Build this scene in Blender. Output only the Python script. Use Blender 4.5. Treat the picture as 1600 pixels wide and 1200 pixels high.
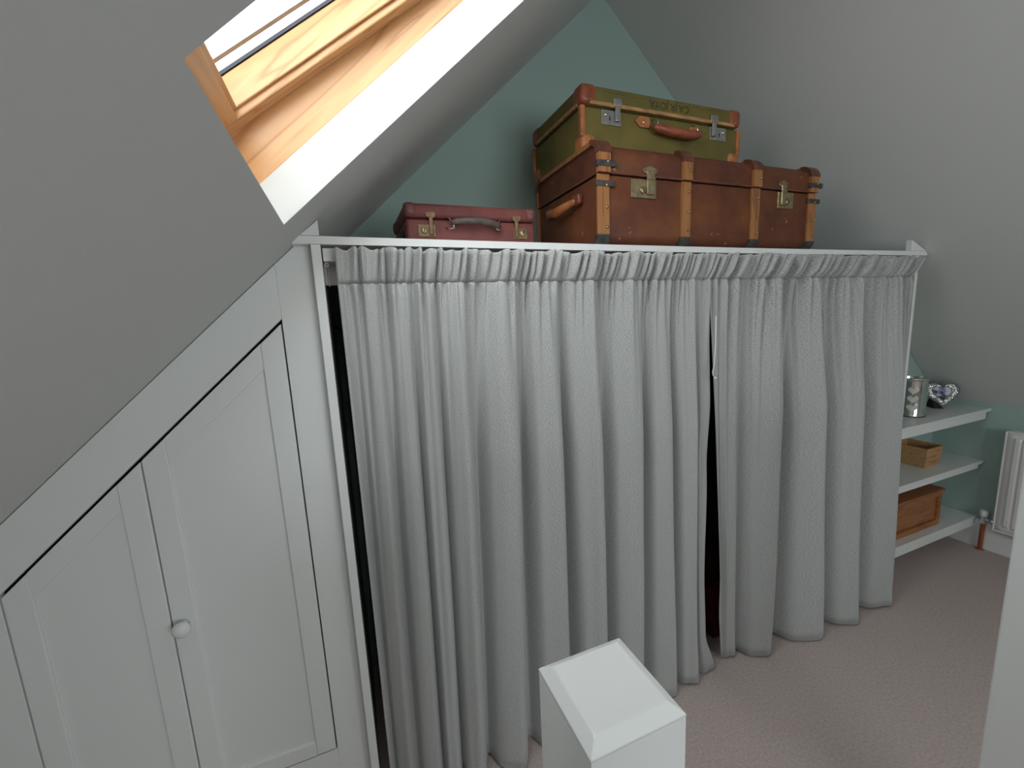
import bpy, bmesh, math, random
from mathutils import Vector, Matrix
random.seed(7)
R = math.radians
scn = bpy.context.scene
for o in list(bpy.data.objects): bpy.data.objects.remove(o)
COL = scn.collection

# ------------------------------------------------------------------ camera
CX, CY, CZ = .0583, -1.1388, 1.5
YAW, PITCH, ROLL, FPX = 21.2613, -8.9716, -2.6513, 651.0845
_y, _p, _r = R(YAW), R(PITCH), R(ROLL)
FWD = Vector((math.sin(_y)*math.cos(_p), math.cos(_y)*math.cos(_p), math.sin(_p)))
_rt = Vector((math.cos(_y), -math.sin(_y), 0)); _up = _rt.cross(FWD)
RT = _rt*math.cos(_r) + _up*math.sin(_r)
UP = -_rt*math.sin(_r) + _up*math.cos(_r)
cam_d = bpy.data.cameras.new('camera'); cam = bpy.data.objects.new('camera', cam_d); COL.objects.link(cam)
cam_d.sensor_fit = 'HORIZONTAL'; cam_d.sensor_width = 36.0; cam_d.lens = 36.0*FPX/1600
cam_d.clip_start = .02
m = Matrix((RT, UP, -FWD)).transposed().to_4x4(); m.translation = (CX, CY, CZ)
cam.matrix_world = m
scn.camera = cam

# ------------------------------------------------------------------ daylight
world = bpy.data.worlds.new('overcast_sky'); scn.world = world; world.use_nodes = True
bg = world.node_tree.nodes['Background']
bg.inputs[0].default_value = (.94, .975, 1.0, 1); bg.inputs[1].default_value = 5.2
scn.view_settings.view_transform = 'Standard'; scn.view_settings.look = 'None'
scn.view_settings.gamma = 1; scn.view_settings.use_curve_mapping = False
scn.view_settings.exposure = 0.75

# ------------------------------------------------------------------ room numbers (metres)
A0, T0 = 1.7361, .9316        # left roof slope  z = A0 + T0 x
B0, T1 = 4.0176, .8927        # right roof slope z = B0 - T1 x
XA = (B0-A0)/(T0+T1); ZA = A0+T0*XA
D = .634; D2 = .294           # gable wall, alcove back wall
XK = 3.5106; ZK = B0-T1*XK    # right knee wall
XR = 2.5245; H = 1.7162       # wardrobe right side, shelf top
YBACK = -3.4
TH = math.atan(T0)
ES = Vector((math.cos(TH), 0, math.sin(TH))); EN = Vector((-math.sin(TH), 0, math.cos(TH)))
SO = Vector((-.0354, 0, A0-T0*.0354))

# sampling portals (they emit nothing themselves): sky light enters through the roof window in view
# and from the window side behind the camera, which lights the newel's front face, doors and curtains
GW = (.55, 2.05, .85, 2.05)     # window in the far gable behind the camera: x0, x1, z0, z1
def portal(name, label, size, size_y, axes, centre):
    l = bpy.data.lights.new(name, 'AREA'); l.shape = 'RECTANGLE'; l.size = size; l.size_y = size_y
    l.cycles.is_portal = True
    o = bpy.data.objects.new(name, l); COL.objects.link(o)
    mm = Matrix(axes).transposed().to_4x4(); mm.translation = centre; o.matrix_world = mm
    o['label'] = label; o['category'] = 'light'
    return o
pc = SO + ES*.5 + EN*.30; pc.y = -.445
portal('roof_window_daylight', 'daylight entering through the roof window', .96, .59, (ES, Vector((0, 1, 0)), EN), pc)
portal('window_front_offscreen', 'daylight entering through the window at the far gable', GW[1]-GW[0], GW[3]-GW[2],
       (Vector((1, 0, 0)), Vector((0, 0, 1)), Vector((0, -1, 0))), ((GW[0]+GW[1])/2, YBACK-.10, (GW[2]+GW[3])/2))

# ------------------------------------------------------------------ materials
def nodes(name):
    mt = bpy.data.materials.new(name); mt.use_nodes = True
    nt = mt.node_tree; return mt, nt, nt.nodes['Principled BSDF']
def mat(name, col, rough=.5, metal=0, var=0, vscale=20, stretch=(1, 1, 1), bump=0, bscale=200, col2=None, detail=4, spec=.5, coat=0):
    mt, nt, b = nodes(name)
    b.inputs['Base Color'].default_value = (*col, 1); b.inputs['Roughness'].default_value = rough
    b.inputs['Metallic'].default_value = metal; b.inputs['Specular IOR Level'].default_value = spec
    if coat: b.inputs['Coat Weight'].default_value = coat; b.inputs['Coat Roughness'].default_value = .15
    tc = nt.nodes.new('ShaderNodeTexCoord'); mp = nt.nodes.new('ShaderNodeMapping'); mp.inputs['Scale'].default_value = stretch
    nt.links.new(tc.outputs['Object'], mp.inputs['Vector'])
    if var or col2:
        n = nt.nodes.new('ShaderNodeTexNoise'); n.inputs['Scale'].default_value = vscale; n.inputs['Detail'].default_value = detail
        nt.links.new(mp.outputs[0], n.inputs['Vector'])
        rp = nt.nodes.new('ShaderNodeValToRGB')
        c2 = col2 or tuple(max(0, c*(1-var)) for c in col); c1 = col if col2 else tuple(min(1, c*(1+var)) for c in col)
        rp.color_ramp.elements[0].position = .35; rp.color_ramp.elements[1].position = .65
        rp.color_ramp.elements[0].color = (*c2, 1); rp.color_ramp.elements[1].color = (*c1, 1)
        nt.links.new(n.outputs['Fac'], rp.inputs[0]); nt.links.new(rp.outputs[0], b.inputs['Base Color'])
    if bump:
        n2 = nt.nodes.new('ShaderNodeTexNoise'); n2.inputs['Scale'].default_value = bscale; n2.inputs['Detail'].default_value = 3
        nt.links.new(mp.outputs[0], n2.inputs['Vector'])
        bp = nt.nodes.new('ShaderNodeBump'); bp.inputs['Strength'].default_value = bump; bp.inputs['Distance'].default_value = .002
        nt.links.new(n2.outputs['Fac'], bp.inputs['Height']); nt.links.new(bp.outputs[0], b.inputs['Normal'])
    return mt
M = {}
M['ceil'] = mat('white_emulsion', (.665, .67, .65), .9, bump=.12, bscale=180, spec=.2)
M['sage'] = mat('sage_green_emulsion', (.365, .475, .435), .9, bump=.12, bscale=180, spec=.2)
M['paint'] = mat('white_satin_paint', (.76, .77, .755), .42, bump=.05, bscale=40)
M['gloss'] = mat('white_gloss_paint', (.76, .77, .755), .13, bump=.10, bscale=22)
M['shelfpaint'] = mat('bright_white_satin', (.76, .77, .755), .25, bump=.03, bscale=30)
M['carpet'] = mat('mauve_beige_carpet', (.56, .465, .435), 1, var=.0, col2=(.46, .378, .356), vscale=110, detail=8, bump=.35, bscale=700, spec=.05)
M['steel'] = mat('steel_plate', (.42, .41, .39), .38, 1, var=.15, vscale=60)
M['chrome'] = mat('chrome', (.8, .8, .8), .12, 1)
M['brass'] = mat('aged_brass', (.36, .29, .17), .42, 1, var=.2, vscale=70)
M['dullbrass'] = mat('dull_bronze', (.20, .13, .075), .5, .8, var=.2, vscale=70)
M['iron'] = mat('dark_iron', (.085, .078, .075), .5, .6, var=.3, vscale=60)
M['copper'] = mat('copper_pipe', (.42, .14, .07), .38, .7)
M['leather_tan'] = mat('tan_leather', (.40, .14, .045), .42, var=.3, vscale=25, bump=.2, bscale=120)
M['leather_red'] = mat('red_brown_leather', (.26, .065, .03), .38, var=.3, vscale=25, bump=.2, bscale=120)
M['leather_dark'] = mat('dark_brown_leather', (.115, .038, .022), .4, var=.3, vscale=25, bump=.2, bscale=120)
M['rim'] = mat('worn_leather_edge', (.42, .22, .09), .5, var=.35, vscale=18, stretch=(1, 4, 4))
M['canvas'] = mat('olive_green_canvas', (.18, .140, .040), .75, col2=(.125, .106, .032), vscale=9, bump=.3, bscale=500, spec=.2)
M['burgundy'] = mat('burgundy_fibreboard', (.17, .052, .046), .5, var=.18, vscale=14, bump=.15, bscale=150, spec=.25)
M['burgundy_d'] = mat('burgundy_corner', (.135, .042, .038), .42, var=.2, vscale=30)
M['handle_grey'] = mat('worn_grey_brown_leather', (.10, .075, .065), .5, var=.3, vscale=50)
M['black'] = mat('black_card', (.012, .012, .012), .7)
M['ink'] = mat('faded_ink', (.035, .03, .015), .8)
M['white_plastic'] = mat('white_plastic', (.75, .75, .73), .35)
M['radiator'] = mat('white_enamel', (.76, .75, .735), .3)
M['coat'] = mat('gap_filler_black', (.012, .009, .009), .95, bump=.4, bscale=200)  # near-black for the coats added to keep the curtain gaps dark
M['maroon'] = mat('dark_red_cloth', (.10, .006, .012), .8, var=.25, vscale=15, bump=.3, bscale=150)
M['cord'] = mat('white_cord', (.75, .74, .70), .8)
M['hemedge'] = mat('pale_lining', (.62, .61, .58), .9)
M['gasket'] = mat('black_rubber', (.012, .014, .022), .5)
M['spacer'] = mat('grey_alloy', (.30, .31, .34), .4, .6)

def wood(name, c1, c2, c3, axis=0, rough=.45, scale=1.0):
    mt, nt, b = nodes(name); b.inputs['Roughness'].default_value = rough
    tc = nt.nodes.new('ShaderNodeTexCoord'); mp = nt.nodes.new('ShaderNodeMapping')
    s = [14*scale]*3; s[axis] = 1.1*scale; mp.inputs['Scale'].default_value = s
    nt.links.new(tc.outputs['Object'], mp.inputs['Vector'])
    n = nt.nodes.new('ShaderNodeTexNoise'); n.inputs['Scale'].default_value = 1.6; n.inputs['Detail'].default_value = 2; n.inputs['Distortion'].default_value = .6
    nt.links.new(mp.outputs[0], n.inputs['Vector'])
    mul = nt.nodes.new('ShaderNodeMath'); mul.operation = 'MULTIPLY'; mul.inputs[1].default_value = 9
    fr = nt.nodes.new('ShaderNodeMath'); fr.operation = 'PINGPONG'; fr.inputs[1].default_value = 1
    nt.links.new(n.outputs['Fac'], mul.inputs[0]); nt.links.new(mul.outputs[0], fr.inputs[0])
    rp = nt.nodes.new('ShaderNodeValToRGB'); cr = rp.color_ramp
    cr.elements[0].position = 0; cr.elements[0].color = (*c1, 1); cr.elements[1].position = .72; cr.elements[1].color = (*c2, 1)
    e = cr.elements.new(.97); e.color = (*c3, 1)
    nt.links.new(fr.outputs[0], rp.inputs[0]); nt.links.new(rp.outputs[0], b.inputs['Base Color'])
    return mt
M['pine'] = wood('lacquered_pine', (.66, .37, .165), (.60, .32, .135), (.47, .22, .085), 0, .32)
M['pine_y'] = wood('lacquered_pine_rail', (.66, .37, .165), (.60, .32, .135), (.47, .22, .085), 1, .32)
M['crate'] = wood('pale_box_wood', (.54, .305, .14), (.50, .275, .12), (.42, .215, .085), 0, .6, 1.5)
M['crate_end'] = wood('pale_box_wood_end', (.54, .305, .14), (.50, .275, .12), (.42, .215, .085), 0, .6, 1.5)
M['chest'] = wood('brown_pine', (.37, .145, .045), (.32, .12, .036), (.22, .075, .022), 0, .45, 1.2)
M['slat'] = wood('honey_oak', (.36, .155, .05), (.32, .13, .042), (.2, .08, .028), 2, .4, 1.5)

def trunk_mat():
    mt, nt, b = nodes('brown_trunk_canvas'); b.inputs['Roughness'].default_value = .5; b.inputs['Specular IOR Level'].default_value = .22
    tc = nt.nodes.new('ShaderNodeTexCoord')
    n = nt.nodes.new('ShaderNodeTexNoise'); n.inputs['Scale'].default_value = 5; n.inputs['Detail'].default_value = 6; n.inputs['Roughness'].default_value = .65
    nt.links.new(tc.outputs['Object'], n.inputs['Vector'])
    rp = nt.nodes.new('ShaderNodeValToRGB'); cr = rp.color_ramp
    cr.elements[0].position = .3; cr.elements[0].color = (.075, .026, .018, 1)
    cr.elements[1].position = .75; cr.elements[1].color = (.20, .075, .026, 1)
    e = cr.elements.new(.5); e.color = (.13, .042, .020, 1)
    nt.links.new(n.outputs['Fac'], rp.inputs[0])
    v = nt.nodes.new('ShaderNodeTexNoise'); v.inputs['Scale'].default_value = 38; v.inputs['Detail'].default_value = 3
    nt.links.new(tc.outputs['Object'], v.inputs['Vector'])
    r2 = nt.nodes.new('ShaderNodeValToRGB'); r2.color_ramp.elements[0].position = .70; r2.color_ramp.elements[1].position = .76
    nt.links.new(v.outputs['Fac'], r2.inputs[0])
    mx = nt.nodes.new('ShaderNodeMixRGB'); mx.inputs[2].default_value = (.36, .19, .09, 1)
    nt.links.new(r2.outputs[0], mx.inputs[0]); nt.links.new(rp.outputs[0], mx.inputs[1]); nt.links.new(mx.outputs[0], b.inputs['Base Color'])
    n3 = nt.nodes.new('ShaderNodeTexNoise'); n3.inputs['Scale'].default_value = 260
    nt.links.new(tc.outputs['Object'], n3.inputs['Vector'])
    bp = nt.nodes.new('ShaderNodeBump'); bp.inputs['Strength'].default_value = .25; bp.inputs['Distance'].default_value = .002
    nt.links.new(n3.outputs['Fac'], bp.inputs['Height']); nt.links.new(bp.outputs[0], b.inputs['Normal'])
    return mt
M['trunk'] = trunk_mat()

def fabric():
    mt, nt, b = nodes('grey_slub_curtain_fabric'); b.inputs['Roughness'].default_value = .75; b.inputs['Specular IOR Level'].default_value = .25
    b.inputs['Sheen Weight'].default_value = .25; b.inputs['Sheen Roughness'].default_value = .5
    tc = nt.nodes.new('ShaderNodeTexCoord')
    def nz(sc, st, det):
        mp = nt.nodes.new('ShaderNodeMapping'); mp.inputs['Scale'].default_value = st; nt.links.new(tc.outputs['UV'], mp.inputs['Vector'])
        n = nt.nodes.new('ShaderNodeTexNoise'); n.inputs['Scale'].default_value = sc; n.inputs['Detail'].default_value = det
        nt.links.new(mp.outputs[0], n.inputs['Vector']); return n
    a = nz(240, (1.0, 2.2, 1), 4); c = nz(560, (1, 1.8, 1), 2)
    ad = nt.nodes.new('ShaderNodeMath'); ad.operation = 'ADD'; nt.links.new(a.outputs['Fac'], ad.inputs[0]); nt.links.new(c.outputs['Fac'], ad.inputs[1])
    hf = nt.nodes.new('ShaderNodeMath'); hf.operation = 'MULTIPLY'; hf.inputs[1].default_value = .5; nt.links.new(ad.outputs[0], hf.inputs[0])
    rp = nt.nodes.new('ShaderNodeValToRGB'); cr = rp.color_ramp
    cr.elements[0].position = .38; cr.elements[0].color = (.16, .163, .160, 1); cr.elements[1].position = .60; cr.elements[1].color = (.52, .522, .51, 1)
    e = cr.elements.new(.47); e.color = (.375, .378, .369, 1)
    nt.links.new(hf.outputs[0], rp.inputs[0]); nt.links.new(rp.outputs[0], b.inputs['Base Color'])
    bp = nt.nodes.new('ShaderNodeBump'); bp.inputs['Strength'].default_value = .08; bp.inputs['Distance'].default_value = .0005
    nt.links.new(c.outputs['Fac'], bp.inputs['Height']); nt.links.new(bp.outputs[0], b.inputs['Normal'])
    return mt
M['fabric'] = fabric()

def glass():
    mt = bpy.data.materials.new('window_glass'); mt.use_nodes = True; nt = mt.node_tree
    for n in list(nt.nodes): nt.nodes.remove(n)
    out = nt.nodes.new('ShaderNodeOutputMaterial'); tr = nt.nodes.new('ShaderNodeBsdfTransparent'); tr.inputs[0].default_value = (.95, .97, .97, 1)
    gl = nt.nodes.new('ShaderNodeBsdfGlossy'); gl.inputs['Roughness'].default_value = .02
    lw = nt.nodes.new('ShaderNodeLayerWeight'); lw.inputs[0].default_value = .5
    pw = nt.nodes.new('ShaderNodeMath'); pw.operation = 'POWER'; pw.inputs[1].default_value = 5; nt.links.new(lw.outputs['Facing'], pw.inputs[0])
    fr = nt.nodes.new('ShaderNodeMath'); fr.operation = 'MULTIPLY_ADD'; fr.inputs[1].default_value = .9; fr.inputs[2].default_value = .04; nt.links.new(pw.outputs[0], fr.inputs[0])
    mx = nt.nodes.new('ShaderNodeMixShader'); nt.links.new(fr.outputs[0], mx.inputs[0]); nt.links.new(tr.outputs[0], mx.inputs[1]); nt.links.new(gl.outputs[0], mx.inputs[2])
    nt.links.new(mx.outputs[0], out.inputs[0]); return mt
M['glass'] = glass()

def silver():
    mt, nt, b = nodes('pebbled_silver'); b.inputs['Base Color'].default_value = (.62, .62, .60, 1); b.inputs['Metallic'].default_value = 1; b.inputs['Roughness'].default_value = .22
    tc = nt.nodes.new('ShaderNodeTexCoord'); v = nt.nodes.new('ShaderNodeTexVoronoi'); v.inputs['Scale'].default_value = 110
    nt.links.new(tc.outputs['Object'], v.inputs['Vector'])
    bp = nt.nodes.new('ShaderNodeBump'); bp.inputs['Strength'].default_value = .9; bp.inputs['Distance'].default_value = .004; bp.invert = True
    nt.links.new(v.outputs['Distance'], bp.inputs['Height']); nt.links.new(bp.outputs[0], b.inputs['Normal']); return mt
M['silver'] = silver()
M['mirror'] = mat('polished_silver', (.74, .73, .70), .10, 1, bump=.2, bscale=18)
M['pearl'] = mat('pearl_white_enamel', (.66, .66, .62), .3)
def photo():
    mt, nt, b = nodes('small_photo_print'); b.inputs['Roughness'].default_value = .25
    tc = nt.nodes.new('ShaderNodeTexCoord'); n = nt.nodes.new('ShaderNodeTexNoise'); n.inputs['Scale'].default_value = 26; n.inputs['Detail'].default_value = 1
    nt.links.new(tc.outputs['Object'], n.inputs['Vector'])
    rp = nt.nodes.new('ShaderNodeValToRGB'); cr = rp.color_ramp; cr.interpolation = 'LINEAR'
    cr.elements[0].position = .38; cr.elements[0].color = (.06, .06, .13, 1); cr.elements[1].position = .56; cr.elements[1].color = (.62, .64, .70, 1)
    e = cr.elements.new(.46); e.color = (.28, .29, .45, 1)
    nt.links.new(n.outputs['Fac'], rp.inputs[0]); nt.links.new(rp.outputs[0], b.inputs['Base Color']); return mt
M['photo'] = photo()

# ------------------------------------------------------------------ mesh helpers
def box(bm, x0, x1, y0, y1, z0, z1, bev=0, seg=2):
    b2 = bmesh.new()
    vs = [b2.verts.new((x, y, z)) for x in (x0, x1) for y in (y0, y1) for z in (z0, z1)]
    for f in ((0, 1, 3, 2), (4, 6, 7, 5), (0, 4, 5, 1), (2, 3, 7, 6), (0, 2, 6, 4), (1, 5, 7, 3)): b2.faces.new([vs[i] for i in f])
    bmesh.ops.recalc_face_normals(b2, faces=b2.faces)
    if bev: bmesh.ops.bevel(b2, geom=list(b2.edges), offset=bev, segments=seg, profile=.5, affect='EDGES')
    merge(bm, b2)
def merge(bm, b2, mtx=None):
    if mtx is not None: bmesh.ops.transform(b2, matrix=mtx, verts=b2.verts)
    me = bpy.data.meshes.new('tmp'); b2.to_mesh(me); b2.free(); bm.from_mesh(me); bpy.data.meshes.remove(me)
def prism(bm, pts, axis, a, b, bev=0, seg=2):
    """polygon pts (2-D) extruded along axis 'x','y','z' from a to b"""
    b2 = bmesh.new()
    def P(u, v, w): return {'x': (w, u, v), 'y': (u, w, v), 'z': (u, v, w)}[axis]
    lo = [b2.verts.new(P(u, v, a)) for u, v in pts]; hi = [b2.verts.new(P(u, v, b)) for u, v in pts]
    n = len(pts); b2.faces.new(lo); b2.faces.new(hi[::-1])
    for i in range(n): b2.faces.new((lo[i], hi[i], hi[(i+1) % n], lo[(i+1) % n]))
    bmesh.ops.recalc_face_normals(b2, faces=b2.faces)
    if bev: bmesh.ops.bevel(b2, geom=list(b2.edges), offset=bev, segments=seg, profile=.5, affect='EDGES')
    merge(bm, b2)
def tube(bm, pts, r, n=10, caps=True):
    pts = [Vector(p) for p in pts]; rr = r if isinstance(r, (list, tuple)) else [r]*len(pts)
    rings = []; ref = None
    for i, p in enumerate(pts):
        d = (pts[min(i+1, len(pts)-1)]-pts[max(i-1, 0)]).normalized()
        if ref is None: ref = d.orthogonal().normalized()
        ref = (ref-d*ref.dot(d)).normalized(); s = d.cross(ref)
        rings.append([bm.verts.new(p+(ref*math.cos(2*math.pi*k/n)+s*math.sin(2*math.pi*k/n))*rr[i]) for k in range(n)])
    for a, b in zip(rings, rings[1:]):
        for k in range(n): bm.faces.new((a[k], a[(k+1) % n], b[(k+1) % n], b[k]))
    if caps: bm.faces.new(rings[0][::-1]); bm.faces.new(rings[-1])
def lathe(bm, prof, n=24, mtx=None):
    b2 = bmesh.new(); rings = []
    for r, z in prof:
        rings.append([b2.verts.new((max(r, 1e-5)*math.cos(2*math.pi*k/n), max(r, 1e-5)*math.sin(2*math.pi*k/n), z)) for k in range(n)])
    for a, b in zip(rings, rings[1:]):
        for k in range(n): b2.faces.new((a[k], a[(k+1) % n], b[(k+1) % n], b[k]))
    b2.faces.new(rings[0][::-1]); b2.faces.new(rings[-1])
    bmesh.ops.recalc_face_normals(b2, faces=b2.faces)
    merge(bm, b2, mtx)
def mk(name, bm, material, parent=None, smooth=False, loc=None, autos=None):
    if callable(bm):
        f = bm; bm = bmesh.new(); f(bm)
    me = bpy.data.meshes.new(name); bm.normal_update(); bm.to_mesh(me); bm.free()
    me.materials.append(M[material] if isinstance(material, str) else material)
    if smooth:
        for p in me.polygons: p.use_smooth = True
        if autos: me.set_sharp_from_angle(angle=R(autos))
    o = bpy.data.objects.new(name, me); COL.objects.link(o)
    if parent: o.parent = parent
    if loc: o.location = loc
    return o
def bx(name, material, parent, *a, bev=0, seg=2, **k):
    return mk(name, lambda bm: box(bm, *a, bev=bev, seg=seg), material, parent, **k)
def tag(o, label, cat, group=None, kind=None):
    o['label'] = label; o['category'] = cat
    if group: o['group'] = group
    if kind: o['kind'] = kind
    return o
def thing(name, label, cat, loc=(0, 0, 0), rot=(0, 0, 0), group=None, kind=None):
    o = bpy.data.objects.new(name, None); COL.objects.link(o); o.empty_display_size = .05
    o.location = loc; o.rotation_euler = rot
    return tag(o, label, cat, group, kind)
def stud(bm, p, r, d):
    """domed stud on a surface facing direction d"""
    q = Vector(d).to_track_quat('Z', 'Y').to_matrix().to_4x4(); q.translation = p
    lathe(bm, [(r, 0), (r*.85, r*.45), (r*.45, r*.7), (0, r*.78)], 8, q)

# ================================================================== ROOM
WIN = [(-.728, -.166)]      # y span of the roof window
S1 = .98                                    # length of opening up the slope
SMTX = Matrix((ES, Vector((0, 1, 0)), EN)).transposed().to_4x4(); SMTX.translation = SO
def s_of_x(x): return (x-SO.x)/math.cos(TH)
SLO, SHI = s_of_x(-1.95), s_of_x(XA)
def ceil_left(bm):
    t = .03
    def b(s0, s1, y0, y1): box(bm, s0, s1, y0, y1, 0, t)
    b(SLO, 0, YBACK-.1, D+.1); b(S1, SHI, YBACK-.1, D+.1)
    ys = [YBACK-.1, WIN[0][0], WIN[0][1], D+.1]
    for i in (0, 2): b(0, S1, ys[i], ys[i+1])
cl = mk('ceiling', ceil_left, 'ceil'); cl.matrix_world = SMTX
tag(cl, 'white sloping ceiling with the roof window in it', 'ceiling', kind='structure')
for (y0, y1) in WIN:                        # plaster reveals of the openings
    for args in ((0, S1, y1-.0015, y1+.02), (0, S1, y0-.02, y0+.0015), (-.02, .0015, y0-.02, y1+.02), (S1-.0015, S1+.02, y0-.02, y1+.02)):
        bx('reveal_board', 'ceil', cl, args[0], args[1], args[2], args[3], .0004, .0765)
def ceil_right(bm):
    t = .03; n = Vector((T1, 0, 1)).normalized()*t
    def sl(x0, x1, y0, y1): prism(bm, [(x0, B0-T1*x0), (x1, B0-T1*x1), (x1+n.x, B0-T1*x1+n.z), (x0+n.x, B0-T1*x0+n.z)], 'y', y0, y1)
    sl(XA-.04, 4.0, YBACK-.1, D+.1)
cr = mk('ceiling', ceil_right, 'ceil'); tag(cr, 'plain white sloping ceiling above the radiator side', 'ceiling', kind='structure')
def flo(bm): box(bm, -2.0, 4.0, YBACK-.1, D+.1, -.05, 0)
fl = mk('floor', flo, 'carpet'); tag(fl, 'mauve beige carpeted floor', 'floor', kind='structure')
def gable(bm): prism(bm, [(-1.95, 0), (4.0, 0), (4.0, B0-T1*4.0+.03), (XA, ZA+.05), (-1.95, .02)], 'y', D, D+.08)
wb = mk('wall_back', gable, 'sage'); tag(wb, 'sage green gable wall behind the suitcases', 'wall', kind='structure')
def wfront(bm):
    g0, g1, h0, h1 = GW; ya, yb = YBACK-.08, YBACK
    prism(bm, [(-1.95, 0), (g0, 0), (g0, A0+T0*g0+.05), (-1.95, .02)], 'y', ya, yb)
    prism(bm, [(g1, 0), (4.0, 0), (4.0, B0-T1*4.0+.03), (g1, B0-T1*g1+.05)], 'y', ya, yb)
    prism(bm, [(g0, 0), (g1, 0), (g1, h0), (g0, h0)], 'y', ya, yb)
    prism(bm, [(g0, h1), (g1, h1), (g1, B0-T1*g1+.05), (XA, ZA+.05), (g0, A0+T0*g0+.05)], 'y', ya, yb)
wf = mk('wall_front', wfront, 'ceil'); tag(wf, 'white gable wall at the far end of the loft', 'wall', kind='structure')
def wright(bm): prism(bm, [(XK, 0), (XK+.08, 0), (XK+.08, ZK-.02), (XK, ZK+.02)], 'y', YBACK, D)
wr = mk('wall_right', wright, 'sage'); tag(wr, 'low sage green knee wall behind the radiator', 'wall', kind='structure')
def wleft(bm): box(bm, -1.28, -1.2, YBACK, .03, 0, A0-T0*1.2-.02)
wl = mk('wall_left', wleft, 'ceil'); tag(wl, 'low white knee wall under the sloping ceiling', 'wall', kind='structure')
def walc(bm): prism(bm, [(XR, 0), (XK, 0), (XK, ZK-.005), (XR, B0-T1*XR-.005)], 'y', D2, D)
wa = mk('wall_alcove', walc, 'sage'); tag(wa, 'sage green back wall of the shelf alcove', 'wall', kind='structure')
def wstair(bm): box(bm, 1.40, 1.50, -.98, -.737, 0, 1.22, bev=.004)
ws = mk('wall_stair', wstair, 'paint'); tag(ws, 'low white stair partition wall beside the carpet', 'wall', kind='structure')
def skirt(bm): prism(bm, [(XK, 0), (XK-.018, 0), (XK-.018, .150), (XK-.008, .172), (XK, .172)], 'y', -.737, D2)
bs = mk('baseboard_right', skirt, 'shelfpaint'); tag(bs, 'white skirting board below the radiator', 'baseboard', kind='structure')

# ------------------------------------------------------------------ roof windows
def roof_window(name, label, y0, y1, tilt, mtx=None):
    w = thing(name, label, 'roof window', kind='structure'); w.matrix_world = mtx or SMTX
    N0, N1 = .0765, (.185 if tilt else .22)
    fr = .045
    # fixed outer frame (lining) standing just outside the plaster opening line
    bx('frame_jamb', 'pine', w, 0, S1, y1, y1+fr, N0, N1, bev=.002)
    bx('frame_jamb', 'pine', w, 0, S1, y0-fr, y0, N0, N1, bev=.002)
    bx('frame_sill', 'pine_y', w, -fr, 0, y0-fr, y1+fr, N0, N1, bev=.002)
    bx('frame_head', 'pine_y', w, S1, S1+fr, y0-fr, y1+fr, N0, N1, bev=.002)
    # pivoting sash
    def sh(o):
        for v in o.data.vertices: v.co.z += .166 - tilt*v.co.x
        return o
    g = .004; sw = .036
    def rail(bm, a): box(bm, *a, 0, .062, bev=.003)
    for (a, b) in ((y1-g-sw, y1-g), (y0+g, y0+g+sw)):
        st = sh(mk('sash_stile', lambda bm: box(bm, .012, S1-.012, a, b, 0, .062, bev=.003), 'pine', w))
        inner = a if a > (y0+y1)/2 else b
        s_ = -1 if a > (y0+y1)/2 else 1
        sh(mk('bead', lambda bm: box(bm, .086, S1-.086, min(inner, inner+s_*.007), max(inner, inner+s_*.007), .012, .060, bev=.002), 'pine', st))
        sh(mk('gasket', lambda bm: box(bm, .092, S1-.092, min(inner, inner+s_*.009), max(inner, inner+s_*.009), .0605, .066), 'gasket', st))
    for (a, b) in ((.012, .084), (S1-.084, S1-.012)):
        rl = sh(mk('sash_rail', lambda bm: box(bm, a, b, y0+g+sw, y1-g-sw, 0, .062, bev=.003), 'pine_y', w))
        e = b if a < .5 else a; s_ = 1 if a < .5 else -1
        sh(mk('bead', lambda bm: box(bm, min(e, e+s_*.012), max(e, e+s_*.012), y0+g+sw, y1-g-sw, .012, .060, bev=.002), 'pine_y', rl))
    gl = sh(mk('glass_pane', lambda bm: box(bm, .06, S1-.06, y0+g+.01, y1-g-.01, .066, .070), 'glass', w))
    for (a, b) in ((y1-.084, y1-.072), (y0+.072, y0+.084)):
        sh(mk('spacer_bar', lambda bm: box(bm, .09, S1-.09, a, b, .0662, .0698), 'spacer', gl))
    for (a, b) in ((.0, .085), (S1-.085, S1)):
        sh(mk('cover_strip', lambda bm: box(bm, a, b, y0, y1, .071, .085), 'spacer', w))
    return w
roof_window('window_1', 'pine framed roof window slightly tilted open in the sloping ceiling', WIN[0][0], WIN[0][1], .08)
w4 = thing('window_2', 'white framed casement window in the far gable wall', 'window', ((GW[0]+GW[1])/2, YBACK-.04, GW[2]), kind='structure')
_w, _h = (GW[1]-GW[0])/2, GW[3]-GW[2]
bx('frame_jamb', 'shelfpaint', w4, -_w+.001, -_w+.06, -.035, .035, .001, _h-.001); bx('frame_jamb', 'shelfpaint', w4, _w-.06, _w-.001, -.035, .035, .001, _h-.001)
bx('frame_rail', 'shelfpaint', w4, -_w+.06, _w-.06, -.035, .035, .001, .06); bx('frame_rail', 'shelfpaint', w4, -_w+.06, _w-.06, -.035, .035, _h-.06, _h-.001)
bx('mullion', 'shelfpaint', w4, -.03, .03, -.03, .03, .06, _h-.06)
for a, b in ((-_w+.05, -.025), (.025, _w-.05)): bx('glass_pane', 'glass', w4, a, b, -.003, .003, .05, _h-.05)

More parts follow.
